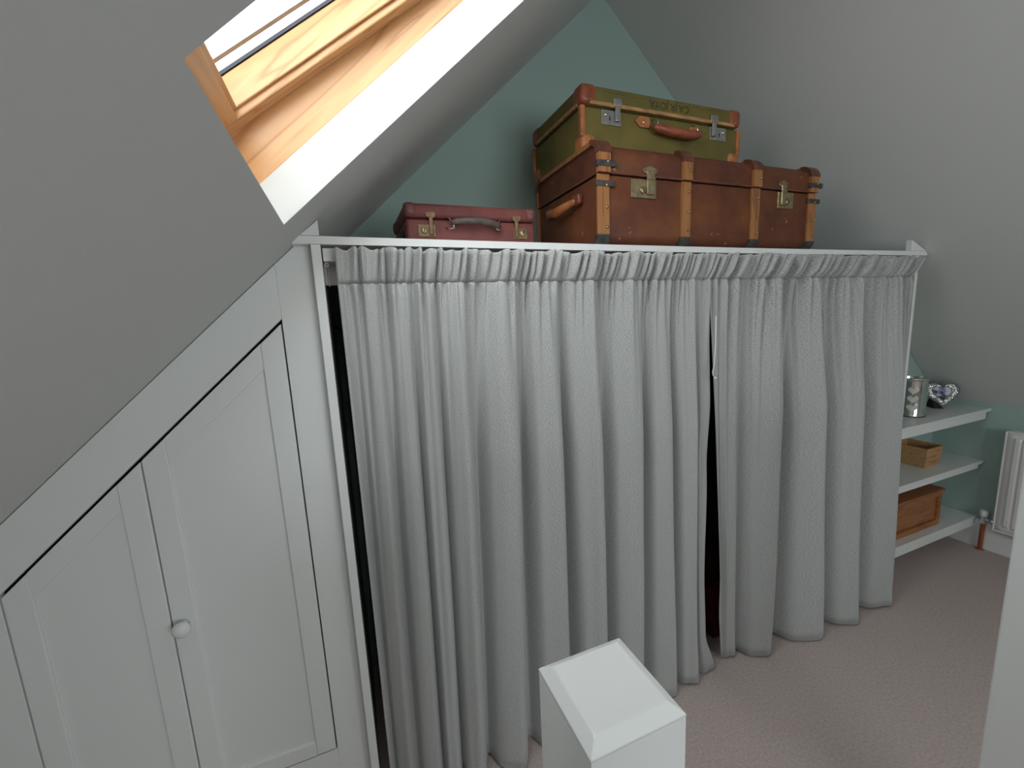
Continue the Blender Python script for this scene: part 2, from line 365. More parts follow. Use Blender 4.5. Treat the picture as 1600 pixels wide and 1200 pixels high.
# ================================================================== EAVES CUPBOARD
YP = .037
cup = thing('eaves_cupboard', 'white built-in eaves cupboard with two slanted panelled doors', 'cupboard', (-.4, YP, 0))
def cz(x): return A0+T0*x            # slope height
def dz(x): return 1.521+.93*(x+.085)  # door top line
cup_off = Vector((-.4, YP, 0))
def cmk(name, pts, y0, y1, material='paint', parent=cup, bev=.0015):
    o = mk(name, lambda bm: prism(bm, [(x+.4, z) for x, z in pts], 'y', y0-YP, y1-YP, bev=bev), material, parent); return o
cmk('face_stile', [(-.085, 0), (0, 0), (0, cz(0)-.002), (-.085, cz(-.085)-.002)], YP, YP+.02)
cmk('face_stile', [(-1.2, 0), (-.694, 0), (-.694, cz(-.694)-.002), (-1.2, cz(-1.2)-.002)], YP, YP+.02)
cmk('top_rail', [(-.694, dz(-.694)+.003), (-.085, dz(-.085)+.003), (-.085, cz(-.085)-.002), (-.694, cz(-.694)-.002)], YP, YP+.02)
cmk('plinth', [(-.694, 0), (-.085, 0), (-.085, .277), (-.694, .277)], YP, YP+.02)
def door(x0, x1, knob):
    d = bpy.data.objects.new('door', None); COL.objects.link(d); d.parent = cup
    z0 = .282; w = .050; g = .0055
    t = lambda x: dz(x)-g
    cmk('stile', [(x0, z0), (x0+w, z0), (x0+w, t(x0+w)), (x0, t(x0))], YP-.001, YP+.019, parent=d, bev=.0025)
    cmk('stile', [(x1-w, z0), (x1, z0), (x1, t(x1)), (x1-w, t(x1-w))], YP-.001, YP+.019, parent=d, bev=.0025)
    cmk('rail', [(x0+w, z0), (x1-w, z0), (x1-w, z0+.042), (x0+w, z0+.042)], YP-.001, YP+.019, parent=d, bev=.0005)
    cmk('rail', [(x0+w, t(x0+w)-.062), (x1-w, t(x1-w)-.062), (x1-w, t(x1-w)), (x0+w, t(x0+w))], YP-.001, YP+.019, parent=d, bev=.0005)
    cmk('door_panel', [(x0+w-.006, z0+.03), (x1-w+.006, z0+.03), (x1-w+.006, t(x1-w)-.04), (x0+w-.006, t(x0+w)-.04)], YP+.006, YP+.016, parent=d, bev=0)
    if knob:
        q = Vector((0, -1, 0)).to_track_quat('Z', 'Y').to_matrix().to_4x4(); q.translation = (knob[0]+.4, -.001, knob[1])
        o = mk('knob', lambda bm: lathe(bm, [(.011, 0), (.010, .008), (.0115, .013), (.0175, .018), (.0195, .025), (.0175, .032), (.010, .0365), (0, .038)], 24, q), 'shelfpaint', d, smooth=True)
door(-.4085, -.0885, (-.384, .790))
door(-.6905, -.4115, None)

# ================================================================== WARDROBE FRAME
war = thing('built_in_wardrobe', 'white built-in wardrobe frame with suitcases on its top shelf', 'wardrobe', (1.26, 0, 0))
def wmk(name, pts, axis, a, b, mat_='shelfpaint', parent=war, bev=.0015):
    off = 1.26
    if axis == 'y': return mk(name, lambda bm: prism(bm, [(x-off, z) for x, z in pts], 'y', a, b, bev=bev), mat_, parent)
    return mk(name, lambda bm: prism(bm, pts, 'x', a-off, b-off, bev=bev), mat_, parent)
wmk('side_panel', [(0, 0), (D, 0), (D, H-.0195), (0, H-.0195)], 'x', .0005, .0222)
wmk('side_panel', [(0, 0), (D2-.001, 0), (D2-.001, H-.0195), (0, H-.0195)], 'x', XR-.022, XR-.0005)
def sag(x): return -.004*math.sin(math.pi*min(max(x/2.5, 0), 1))
def shelf(bm):
    xs = [-.022]+[.1*i for i in range(0, 25)]+[2.5, 2.572]
    # board with a very slight sag under the trunk; left end is cut to the roof slope
    top = [(x-1.26, H+sag(x)) for x in xs]; bot = [(x-1.26, H-.019+sag(x)) for x in xs]
    bot[0] = (-.0405-1.26, H-.019); bot[-1] = (2.590-1.26, H-.019)
    prism(bm, top+bot[::-1], 'y', 0, D-.002)
sh_ = mk('top_shelf', shelf, 'shelfpaint', war)
wmk('corner_block', [(.022, H+.001), (.022, cz(.022)-.004), (-.020, H+.001)], 'y', .0, .02, parent=sh_, bev=0)
wmk('corner_block', [(2.452, H+.001), (2.452, H+.048), (2.573, H+.001)], 'y', .0, .02, parent=sh_, bev=0)
wmk('header_rail', [(.0225, 1.607), (XR-.0225, 1.607), (XR-.0225, H-.021), (.0225, H-.021)], 'y', .080, .098)

trk = thing('curtain_track', 'white curtain track fixed under the wardrobe shelf', 'curtain track', (.0225, .046, 1.66))
bx('rail', 'white_plastic', trk, .0305, 2.44, -.006, .014, .012, .030, bev=.002)
bx('end_bracket', 'white_plastic', trk, .002, .034, -.023, .033, .000, .0325, bev=.002)
q = Vector((0, -1, 0)).to_track_quat('Z', 'Y').to_matrix().to_4x4(); q.translation = (.008, -.004, -.005)
def eyelet(bm):
    n, k = 14, 8
    rings = []
    for i in range(n):
        a = 2*math.pi*i/n; rings.append([bm.verts.new((.008+math.cos(a)*(.0042+.0016*math.cos(2*math.pi*j/k)), -.004+.0016*math.sin(2*math.pi*j/k), -.006+math.sin(a)*(.0042+.0016*math.cos(2*math.pi*j/k)))) for j in range(k)])
    for i in range(n):
        for j in range(k): bm.faces.new((rings[i][j], rings[(i+1) % n][j], rings[(i+1) % n][(j+1) % k], rings[i][(j+1) % k]))
    bmesh.ops.recalc_face_normals(bm, faces=bm.faces)
mk('cord_eyelet', eyelet, 'white_plastic', trk, smooth=True)
mk('pull_cord', lambda bm: tube(bm, [(.010, .02, -.008), (.009, .022, -.05), (.0095, .021, -.058)], .0012, 6), 'cord', trk)

# ================================================================== CURTAINS
ZT, ZTAPE = 1.685, 1.604
def make_curtain(label, knots, lean, edge_l, edge_r, y_top, y_bot, seed, sec):
    """knots: (x_top, x_bottom, amplitude) ridge lines incl. both edges"""
    rnd = random.Random(seed); N = len(knots)-1
    root = thing('curtain', label, 'curtain', ((knots[0][1]+knots[-1][1])/2, 0, 0), group='pair of grey wardrobe curtains')
    off = root.location.x
    per = 60; nx = N*per; zrows = []
    z = ZTAPE
    while z > .03: zrows.append(z); z -= .008 if z > 1.45 else (.014 if z > 1.1 else .026)
    zrows.append(.012)
    # irregular pencil pleats shared by heading and panel top
    pl = []; x = 0
    while x < N: pl.append((x, rnd.uniform(.5, 1.0))); x += rnd.uniform(.11, .26)*(.13/max(.05, abs(knots[min(int(x)+1, N)][0]-knots[min(int(x), N-1)][0])))
    pl.append((N, .8))
    def pleat(qq):
        for (a, h), (b, _) in zip(pl, pl[1:]):
            if qq <= b:
                t = (qq-a)/(b-a); w_ = (t/.68 if t < .68 else (1-t)/.32); return h*w_*w_*(3-2*w_)
        return 0
    ph = [rnd.uniform(0, 6.28) for _ in range(6)]
    def interp(arr, qq):
        i = min(int(qq), N-1); t = qq-i; return arr[i]*(1-t)+arr[i+1]*t
    def smooth(arr, qq):
        i = min(int(qq), N-1); t = qq-i
        p0, p1, p2, p3 = arr[max(i-1, 0)], arr[i], arr[i+1], arr[min(i+2, N)]
        # monotone-ish Catmull-Rom
        c = .5*((2*p1)+(-p0+p2)*t+(2*p0-5*p1+4*p2-p3)*t*t+(-p0+3*p1-3*p2+p3)*t*t*t)
        return .5*c+.5*(p1*(1-t)+p2*t)
    xt = [k[0] for k in knots]; xb = [k[1] for k in knots]; am = [k[2] for k in knots]; ab = [k[3] if len(k) > 3 else k[2] for k in knots]
    def bump_edge(tab, zz):
        for (z1, d1), (z0, d0) in zip(tab, tab[1:]):
            if z0 <= zz <= z1:
                t = (zz-z0)/(z1-z0); t = t*t*(3-2*t); return d0*(1-t)+d1*t
        return 0
    def pos(qq, zz, head=False):
        v = min(1, max(0, (ZTAPE-zz)/(ZTAPE-.012)))
        X = smooth(xt, qq)*(1-v)+smooth(xb, qq)*v
        fr = qq
        grow = min(1, (v/.32))**.75
        mv = max(0, (v-.25)/.75); a = (interp(am, qq)*(1-mv)+interp(ab, qq)*mv)*(.16+.84*grow)
        ph_ = 2*math.pi*fr; c = math.cos(ph_+.75*(1-math.cos(ph_))*(.3+.7*grow))
        Yv = y_top[0]*(1-v)+y_bot[0]*v; Yw = y_top[1]*(1-v)+y_bot[1]*v
        u = qq/N; Y = Yv*(1-u)+Yw*u - a*c
        sp = abs(smooth(xb, min(qq+.5, N))-smooth(xb, max(qq-.5, 0)))
        X += math.sin(2*math.pi*fr)*.06*sp*grow
        # small soft secondary folds
        dec = math.exp(-v/.22)
        Y += sec*(.0045*math.sin(2*math.pi*qq*2.3+ph[0])*(dec+.25/sec)+.003*math.sin(2*math.pi*qq*3.7+ph[1]+v*3)*(dec+.15/sec))
        Y += .004*math.sin(2*math.pi*(qq*.77+v*1.3)+ph[2])*v
        pf = pleat(qq)
        if head:
            hz = (zz-ZTAPE)/(ZT-ZTAPE)
            Y -= pf*(.013+.012*min(1, hz*3))*sec**.45 + .008*hz
            X += lean(u)*hz + .004*math.sin(qq*9+ph[3])*hz
        else:
            dd = (ZTAPE-zz)
            Y -= pf*(.018*math.exp(-dd/(.11*sec**.7))-.007*math.exp(-dd/.006))*sec**.45
            Y += .005*math.exp(-((dd-.012)/.012)**2)*(.4+.6*math.sin(qq*23+ph[4]))
        el = bump_edge(edge_l, zz); er = bump_edge(edge_r, zz)
        if el: X += el*max(0, 1-qq/1.0)
        if er: X += er*max(0, 1-(N-qq)/1.0)
        return X-off, Y, zz
    def grid(bm, rows, head):
        uv = bm.loops.layers.uv.new('UVMap'); G = []
        for r_i, zz in enumerate(rows):
            row = []
            for i in range(nx+1):
                qq = i*N/nx; p = list(pos(qq, zz, head))
                if head and r_i == len(rows)-1: p[2] += .0035*math.sin(qq*7+ph[5])+.0025*math.sin(qq*17)
                if not head and r_i == len(rows)-1: p[2] += .004*math.sin(qq*5+ph[5])
                row.append((bm.verts.new(p), qq*.17, zz))
            G.append(row)
        for a, b in zip(G, G[1:]):
            for i in range(nx):
                f = bm.faces.new((a[i][0], a[i+1][0], b[i+1][0], b[i][0])) if head else bm.faces.new((a[i][0], b[i][0], b[i+1][0], a[i+1][0]))
                for l, src in zip(f.loops, ((a[i], a[i+1], b[i+1], b[i]) if head else (a[i], b[i], b[i+1], a[i+1]))): l[uv].uv = (src[1], src[2])
    body = mk('curtain_panel', lambda bm: grid(bm, zrows, False), 'fabric', root, smooth=True)
    hrows = [ZTAPE+(ZT-ZTAPE)*k/8 for k in range(9)]
    head = mk('pleated_heading', lambda bm: grid(bm, hrows, True), 'fabric', root, smooth=True)
    for o in (body, head):
        s = o.modifiers.new('thickness', 'SOLIDIFY'); s.thickness = .0018; s.offset = 1
    # pale turned edge along the top and stitched tape line
    def topedge(bm):
        pts = []
        for i in range(0, nx+1, 3):
            qq = i*N/nx; p = list(pos(qq, ZT, True)); p[2] += .0035*math.sin(qq*7+ph[5])+.0025*math.sin(qq*17)+.0008; p[1] -= .0006; pts.append(p)
        tube(bm, pts, .0015, 5)
    mk('lining_edge', topedge, 'hemedge', head)
    return root, pos, off
KL = [(.053, .052, .012), (.130, .105, .026), (.203, .190, .030), (.268, .252, .022), (.351, .325, .040), (.495, .462, .050), (.624, .640, .046),
      (.764, .796, .046), (.939, .950, .042), (1.050, 1.115, .036), (1.171, 1.235, .030), (1.256, 1.352, .008)]
KR = [(1.262, 1.425, .004), (1.345, 1.468, .012), (1.572, 1.612, .058), (1.780, 1.915, .072), (2.010, 2.150, .070), (2.320, 2.425, .058), (2.405, 2.490, .015)]
cL, posL, offL = make_curtain('wide grey pencil pleat curtain hanging beside the eaves cupboard', KL,
    lambda u: .004+.020*u, [], [(1.55, 0), (1.2, -.004), (.9, -.030), (.45, -.050), (.2, -.045), (.012, 0)], (.004, .002), (.022, .010), 3, 1.0)
cR, posR, offR = make_curtain('narrower grey pencil pleat curtain hanging beside the alcove shelves', KR,
    lambda u: .030+.022*u, [(1.55, 0), (1.25, .004), (.95, .006), (.42, .012), (.2, .0), (.012, 0)], [], (.002, -.006), (.040, -.030), 11, 2.4)
# loose draw cord ends in the gap between the curtains
def cordm(bm): tube(bm, [(0, 0, .20), (-.002, -.003, .10), (-.004, -.002, .03), (-.012, -.004, .004), (-.010, -.004, -.006), (-.002, -.004, -.016)], .0022, 6)
cd = mk('draw_cord', cordm, 'cord', cR, smooth=True); cd.location = (1.262-offR, -.034, 1.275)
mk('knot', lambda bm: lathe(bm, [(.001, -.005), (.0045, -.003), (.005, 0), (.0045, .003), (.001, .005)], 10, Matrix.Translation((0, -.004, -.018))), 'cord', cd, smooth=True)
# ================================================================== INSIDE THE WARDROBE
def garment(name, label, x0, x1, y0, y1, z0, z1, material):
    def f(bm):
        n = 28; rows = 10; rings = []
        for r_i in range(rows+1):
            t = r_i/rows; z = z1-(z1-z0)*t
            w = (.35+.65*min(1, t*4))
            ring = []
            for k in range(n):
                a = 2*math.pi*k/n; rip = 1+.10*math.sin(a*7+t*2)*t
                ring.append(bm.verts.new(((x0+x1)/2+(x1-x0)/2*math.cos(a)*rip, (y0+y1)/2+(y1-y0)/2*math.sin(a)*w*rip, z)))
            rings.append(ring)
        for a, b in zip(rings, rings[1:]):
            for k in range(n): bm.faces.new((a[k], b[k], b[(k+1) % n], a[(k+1) % n]))
        bm.faces.new(rings[0]); bm.faces.new(rings[-1][::-1])
    g = mk(name, f, material, None, smooth=True)
    return tag(g, label, 'clothing')
garment('gap_darkening_coat', 'black coat shape added inside the wardrobe to darken the gap beside the wide curtain', .045, .150, .14, .52, .42, 1.50, 'coat')  # added dark filler, stands in for the shade beside the side panel
garment('gap_darkening_coat', 'black coat shape added to darken the gap between the two curtains', 1.50, 1.66, .14, .52, .47, 1.50, 'coat')  # added as well, its black fills the opening where the curtains part
rail_o = mk('clothes_rail', lambda bm: tube(bm, [(.0225, .33, 1.50), (XR-.0225, .33, 1.50)], .012, 12), 'steel', None, smooth=True)
tag(rail_o, 'steel clothes rail behind the curtains', 'clothes rail')
def redbox(x, y, z, lx, ly, lz, label):
    t = thing('storage_box', label, 'box', (x, y, z))
    bx('body', 'maroon', t, -lx/2, lx/2, -ly/2, ly/2, 0, lz-.02, bev=.004)
    bx('lid', 'maroon', t, -lx/2-.004, lx/2+.004, -ly/2-.004, ly/2+.004, lz-.02, lz, bev=.004)
redbox(1.67, .325, 0, .36, .38, .235, 'dark red box on the floor seen between the curtains')
redbox(1.68, .34, .236, .30, .30, .15, 'smaller dark red box stacked on another red box behind the curtains')
redbox(.20, .36, 0, .30, .36, .30, 'dark red box on the floor behind the wide curtain edge')

# ================================================================== TRUNK
TX, TY, TZ = .826, .022, H-.003
LX, LY, LZ = 1.012, .45, .318; ZL = .214
tr = thing('steamer_trunk', 'large brown banded trunk lying on the wardrobe shelf', 'trunk', (TX, TY, TZ+.003))
def rr(y0, y1, z0, z1, r, n=6):
    pts = []
    for (cy, cz_, a0) in ((y1-r, z1-r, 0), (y0+r, z1-r, 90), (y0+r, z0+r, 180), (y1-r, z0+r, 270)):
        for k in range(n+1):
            a = R(a0+90*k/n); pts.append((cy+r*math.cos(a), cz_+r*math.sin(a)))
    return pts
def clip(pts, z, above):
    out = []; n = len(pts)
    for i in range(n):
        a, b = pts[i], pts[(i+1) % n]; ia = (a[1] >= z) == above; ib = (b[1] >= z) == above
        if ia: out.append(a)
        if ia != ib:
            t = (z-a[1])/(b[1]-a[1]); out.append((a[0]+(b[0]-a[0])*t, z))
    return out
base_prof = rr(.012, LY-.012, .006, LZ-.014, .032)
mk('body', lambda bm: prism(bm, clip(base_prof, ZL-.002, False), 'x', .010, LX-.010, bev=.003), 'trunk', tr, smooth=True, autos=40)
lidp = rr(.009, LY-.009, .006, LZ-.012, .034)
ld = mk('lid', lambda bm: prism(bm, clip(lidp, ZL+.002, True), 'x', .007, LX-.007, bev=.003), 'trunk', tr, smooth=True, autos=40)
mk('lid_rim', lambda bm: prism(bm, clip(clip(rr(.006, LY-.006, .006, LZ-.012, .034), ZL+.001, True), ZL+.007, False), 'x', .004, LX-.004, bev=.001), 'leather_dark', ld)
def strip(bm, prof_in, prof_out, x0, x1):
    """solid band between two matching open paths"""
    n = len(prof_in); V = []
    for (x) in (x0, x1):
        V.append([bm.verts.new((x, y, z)) for y, z in prof_in]); V.append([bm.verts.new((x, y, z)) for y, z in prof_out])
    i0, o0, i1, o1 = V
    for k in range(n-1):
        bm.faces.new((o0[k], o0[k+1], o1[k+1], o1[k])); bm.faces.new((i0[k], i1[k], i1[k+1], i0[k+1]))
        bm.faces.new((i0[k], i0[k+1], o0[k+1], o0[k])); bm.faces.new((i1[k], o1[k], o1[k+1], i1[k+1]))
    for k in (0, n-1): bm.faces.new((i0[k], o0[k], o1[k], i1[k]))
    bmesh.ops.recalc_face_normals(bm, faces=bm.faces)
def arc(cy, cz_, r, a0, a1, n=6): return [(cy+r*math.cos(R(a0+(a1-a0)*k/n)), cz_+r*math.sin(R(a0+(a1-a0)*k/n))) for k in range(n+1)]
def half(off, lid):
    y0, y1, z0, z1, r = .012-off, LY-.012+off, .006-off, LZ-.014+off, .032+off
    if lid: return [(y1, ZL+.002)]+arc(y1-r, z1-r, r, 0, 90)+arc(y0+r, z1-r, r, 90, 180)+[(y0, ZL+.002)]
    return [(y0, ZL-.002)]+arc(y0+r, z0+r, r, 180, 270)+arc(y1-r, z0+r, r, 270, 360)+[(y1, ZL-.002)]
BANDS = [(.000, .044), (.334, .374), (.660, .702), (.968, 1.012)]
for i, (b0, b1) in enumerate(BANDS):
    lo = mk('wood_band', lambda bm: strip(bm, half(.0, False), half(.0058, False), b0, b1), 'slat', tr)
    hi = mk('wood_band', lambda bm: strip(bm, half(.0, True), half(.0140, True), b0, b1), 'slat', ld)
    # raised caps over the shoulders of the lid and the bottom corners
    def cap(bm, top, back):
        r0, r1 = .030, (.0475 if top else .0400)
        if top: c = (.012+.032, LZ-.014-.032) if not back else (LY-.044, LZ-.046); a = (90, 178) if not back else (2, 90)
        else: c = (.044, .038) if not back else (LY-.044, .038); a = (188, 246) if not back else (294, 352)
        strip(bm, arc(*c, r0, *a), arc(*c, r1, *a), b0-.003, b1+.003)
    for bk in (False, True):
        mk('shoulder_cap', lambda bm: cap(bm, True, bk), 'leather_dark', hi, smooth=True, autos=40)
        mk('corner_cap', lambda bm: cap(bm, False, bk), 'iron', lo, smooth=True, autos=40)
    xs = b1-.010
    for zz in (.055, .115, .180):
        mk('rivet', lambda bm: stud(bm, (xs, .006, zz), .0055, (0, -1, 0)), 'brass', lo, smooth=True)
    mk('rivet', lambda bm: stud(bm, (xs, -.0025, .246), .0055, (0, -1, 0)), 'brass', hi, smooth=True)
    if i in (0, 3):
        for (z0, z1, par, yy) in ((.232, .250, hi, -.0045), (.176, .193, lo, .0035)):
            mk('metal_strap', lambda bm: box(bm, b0-.006, b1+.020, yy, .012, z0, z1, bev=.002), 'iron', par)
def lock(parent, x0, x1, z0, z1, hx0, hx1, hz1, y, metal, key='round'):
    pl_ = mk('lock_plate', lambda bm: box(bm, x0, x1, y-.004, y+.001, z0, z1, bev=.0012), metal, parent)
    w = x1-x0; cx = x0+.45*w if hx0 > (x0+x1)/2-.01 else x0+.60*w
    q_ = Vector((0, -1, 0)).to_track_quat('Z', 'Y').to_matrix().to_4x4(); q_.translation = (cx, y-.004, z0+(z1-z0)*.42)
    mk('key_boss', lambda bm: lathe(bm, [(.0115, 0), (.011, .003), (.008, .005), (.0, .0052)], 16, q_), metal, pl_, smooth=True)
    bx('keyhole', 'black', pl_, cx-.0015, cx+.0015, y-.0098, y-.004, z0+(z1-z0)*.42-.006, z0+(z1-z0)*.42+.005)
    for sx in (x0+.006, x1-.006):
        for sz in (z0+.006, z1-.006): mk('screw', lambda bm: stud(bm, (sx, y-.004, sz), .0028, (0, -1, 0)), metal, pl_)
    hs = mk('hasp', lambda bm: box(bm, hx0, hx1, y-.011, y-.004, z0+.010, hz1-.012, bev=.003), metal, parent)
    hw = (hx1-hx0)
    def wings(bm):
        prism(bm, [(hx0-.35*hw, hz1-.016), (hx0+.1*hw, hz1-.024), (hx1-.1*hw, hz1-.024), (hx1+.35*hw, hz1-.016), (hx1+.42*hw, hz1-.006), (hx1, hz1-.002), ((hx0+hx1)/2, hz1+.004), (hx0, hz1-.002), (hx0-.42*hw, hz1-.006)], 'y', y-.007, y, bev=.001)
    wg = mk('hasp_plate', wings, metal, hs)
    for sx in (hx0-.2*hw, hx1+.2*hw): mk('screw', lambda bm: stud(bm, (sx, y-.007, hz1-.010), .0025, (0, -1, 0)), 'iron', wg)
    bx('hasp_hinge', metal, hs, hx0-.001, hx1+.001, y-.013, y-.004, ZL-.008 if parent is tr else hz1-.030, ZL-.001 if parent is tr else hz1-.025, bev=.002)
lock(tr, .128, .228, .150, .207, .186, .218, .246, .012, 'brass')
lock(tr, .800, .884, .150, .209, .812, .838, .246, .012, 'brass')
# end handle of dark leather with its loops
hd = mk('end_handle', lambda bm: tube(bm, [(.008, .115, .165), (-.012, .14, .160), (-.028, .18, .150), (-.031, .225, .146), (-.028, .27, .150), (-.012, .31, .160), (.008, .335, .165)], [.008, .011, .014, .016, .014, .011, .008], 12), 'leather_tan', tr, smooth=True)
for yy in (.125, .325):
    mk('handle_loop', lambda bm: box(bm, -.012, .010, yy-.022, yy+.022, .148, .182, bev=.008, seg=3), 'leather_red', hd, smooth=True)

# ================================================================== GREEN SUITCASE
GX, GY, GZ = .846, .143, TZ+.003+LZ+.003
gw, gd, gh = .702, .383, 2.243-GZ; gl_ = 2.181-GZ
gs = thing('green_suitcase', 'olive green canvas suitcase with tan leather corners on top of the trunk', 'suitcase', (GX, GY, GZ))
bx('body', 'canvas', gs, .004, gw-.004, .004, gd-.004, 0, gl_-.001, bev=.014, seg=3, smooth=True, autos=40)
gld = bx('lid', 'canvas', gs, 0, gw, 0, gd, gl_+.001, gh, bev=.014, seg=3, smooth=True, autos=40)
bx('seam_cord', 'canvas', gld, .002, gw-.002, -.0012, gd+.0012, gh-.018, gh-.0155, bev=.001)
for a in ((.03, gw-.03, -.003, .006), (.03, gw-.03, gd-.006, gd+.003)): bx('rim_strip', 'rim', gld, *a, gl_+.0015, gl_+.0135, bev=.003)
for a in ((-.003, .006, .03, gd-.03), (gw-.006, gw+.003, .03, gd-.03)): bx('rim_strip', 'rim', gld, *a, gl_+.0015, gl_+.0135, bev=.003)
for sx in (0, 1):
    for sy in (0, 1):
        cx0 = -.0035 if sx == 0 else gw-.058; cx1 = .058 if sx == 0 else gw+.0035
        cy0 = -.0035 if sy == 0 else gd-.058; cy1 = .058 if sy == 0 else gd+.0035
        c = mk('leather_corner', lambda bm: box(bm, cx0, cx1, cy0, cy1, gl_+.002, gh+.003, bev=.016, seg=4), 'leather_red', gld, smooth=True, autos=50)
        c2 = mk('leather_corner', lambda bm: box(bm, cx0+.004*(1-2*sx)*-0, cx1, cy0, cy1, -.0005, .056, bev=.018, seg=4), 'leather_tan', gs, smooth=True, autos=50)
        ex = .004 if sx == 0 else gw-.004
        ey = .0 if sy == 0 else gd
        mk('corner_strip', lambda bm: box(bm, ex-.009, ex+.009, (-.0005 if sy == 0 else gd-.018), (.018 if sy == 0 else gd+.0005), .045, gl_-.003, bev=.004), 'leather_tan', gs)
        for (zz, par) in ((.042, c2), (gl_+.014, c)):
            mk('rivet', lambda bm: stud(bm, (.032 if sx == 0 else gw-.032, -.0035 if sy == 0 else gd+.0035, zz), .0042, (0, -1 if sy == 0 else 1, 0)), 'brass', par)
def glock(x0, x1, mirror):
    z0, z1 = gl_-.054, gl_-.008; y = .004
    pl_ = bx('lock_plate', 'steel', gs, x0, x1, y-.003, y+.001, z0, z1, bev=.001)
    w = x1-x0; kx = x0+(.42 if not mirror else .58)*w; sx = x0+(.22 if not mirror else .80)*w
    hx = x0+(.66 if not mirror else .08)*w
    mk('sliding_button', lambda bm: stud(bm, (sx, y-.003, z0+.030), .006, (0, -1, 0)), 'chrome', pl_, smooth=True)
    bx('keyhole', 'black', pl_, kx-.002, kx+.002, y-.0036, y, z0+.014, z0+.027)
    for ax in (x0+.005, x1-.005):
        for az in (z0+.005, z1-.005): mk('rivet', lambda bm: stud(bm, (ax, y-.003, az), .0022, (0, -1, 0)), 'chrome', pl_)
    hs = bx('hasp', 'steel', gs, hx, hx+.26*w, y-.010, y-.003, z0+.012, gl_+.004, bev=.003)
    bx('catch_plate', 'steel', hs, hx-.008, hx+.26*w+.008, -.006, .001, gl_+.006, gl_+.030, bev=.003)
glock(.074, .154, False); glock(.552, .632, True)
# carrying handle: two pointed leather tabs, wire loops and a padded grip
tabs = mk('handle_tab', lambda bm: prism(bm, [(.208, gl_-.028), (.228, gl_-.012), (.268, gl_-.012), (.274, gl_-.030), (.268, gl_-.048), (.232, gl_-.048)], 'y', -.004, .004, bev=.002), 'leather_tan', gs)
mk('rivet', lambda bm: stud(bm, (.243, -.004, gl_-.032), .005, (0, -1, 0)), 'chrome', tabs, smooth=True)
tab2 = mk('handle_tab', lambda bm: prism(bm, [(.508, gl_-.040), (.490, gl_-.022), (.452, gl_-.022), (.446, gl_-.040), (.452, gl_-.056), (.486, gl_-.056)], 'y', -.004, .004, bev=.002), 'leather_tan', gs)
grip = mk('handle_grip', lambda bm: tube(bm, [(.272+.21*k/10, -.022-.012*math.sin(math.pi*k/10), gl_-.050-.012*math.sin(math.pi*k/10)-.006*k/10) for k in range(11)], [.009]+[.0155]*9+[.010], 12), 'leather_red', gs, smooth=True)
for xx in (.283, .462): mk('wire_loop', lambda bm: tube(bm, [(xx, .004, gl_-.020), (xx+.006, -.012, gl_-.018), (xx+.006, -.024, gl_-.030), (xx+.004, -.024, gl_-.050)], .0022, 8), 'chrome', grip, smooth=True)
# faded lettering, upside down on the lid front
tx = bpy.data.curves.new('faded_lettering', 'FONT'); tx.body = 'CA.JR.JOYA'; tx.size = .034; tx.align_x = 'CENTER'; tx.space_character = 1.05
to = bpy.data.objects.new('faded_lettering', tx); COL.objects.link(to)
dg = bpy.context.evaluated_depsgraph_get(); tm = bpy.data.meshes.new_from_object(to.evaluated_get(dg)); bpy.data.objects.remove(to)
tm.materials.append(M['ink']); to = bpy.data.objects.new('faded_lettering', tm); COL.objects.link(to); to.parent = gld
to.rotation_euler = (R(90), R(180), 0); to.location = (.36, -.0009, gl_+.044)

# ================================================================== SMALL SUITCASE
SX, SY = .243, .100
sw_, sd_, shh, sl = .403, .28, .1165, .075
sm = thing('small_suitcase', 'small burgundy suitcase lying on the wardrobe shelf beside the trunk', 'suitcase', (SX, SY, H+.0005))
bx('body', 'burgundy', sm, .003, sw_-.003, .003, sd_-.003, 0, sl-.0008, bev=.010, seg=3, smooth=True, autos=40)
sld = bx('lid', 'burgundy', sm, 0, sw_, 0, sd_, sl+.0008, shh, bev=.012, seg=3, smooth=True, autos=40)
for sx in (0, 1):
    for sy in (0, 1):
        cc = mk('corner_cap', lambda bm: box(bm, -.0015 if sx == 0 else sw_-.034, .034 if sx == 0 else sw_+.0015, -.0015 if sy == 0 else sd_-.034, .034 if sy == 0 else sd_+.0015, sl+.004, shh+.0015, bev=.012, seg=4), 'burgundy_d', sld, smooth=True, autos=50)
        mk('rivet', lambda bm: stud(bm, (.016 if sx == 0 else sw_-.016, -.0015 if sy == 0 else sd_+.0015, shh-.014), .003, (0, -1 if sy == 0 else 1, 0)), 'brass', cc)
def slock(x0, x1, hx, kx):
    pl_ = bx('lock_plate', 'dullbrass', sm, x0, x1, .0, .004, .024, .058, bev=.0015)
    q_ = Vector((0, -1, 0)).to_track_quat('Z', 'Y').to_matrix().to_4x4(); q_.translation = (kx, .0, .041)
    mk('key_escutcheon', lambda bm: lathe(bm, [(.0095, 0), (.0085, .002), (.005, .003), (0, .0032)], 16, q_), 'brass', pl_, smooth=True)
    bx('keyhole', 'black', pl_, kx-.0012, kx+.0012, -.0042, 0, .036, .046)
    h_ = bx('hasp', 'dullbrass', sm, hx-.0065, hx+.0065, -.005, .001, .028, .079, bev=.003)
    mk('hasp_plate', lambda bm: prism(bm, [(hx-.010, .076), (hx+.010, .076), (hx+.015, .084), (hx+.012, .092), (hx-.012, .092), (hx-.015, .084)], 'y', -.003, .001, bev=.001), 'dullbrass', h_)
slock(.034, .085, .072, .052); slock(.326, .372, .336, .357)
gp = mk('handle_grip', lambda bm: tube(bm, [(.128+.150*k/10, -.014-.008*math.sin(math.pi*k/10), .062+.009*math.sin(math.pi*k/10)-.010*k/20) for k in range(11)], [.006]+[.0095]*9+[.006], 12), 'handle_grey', sm, smooth=True)
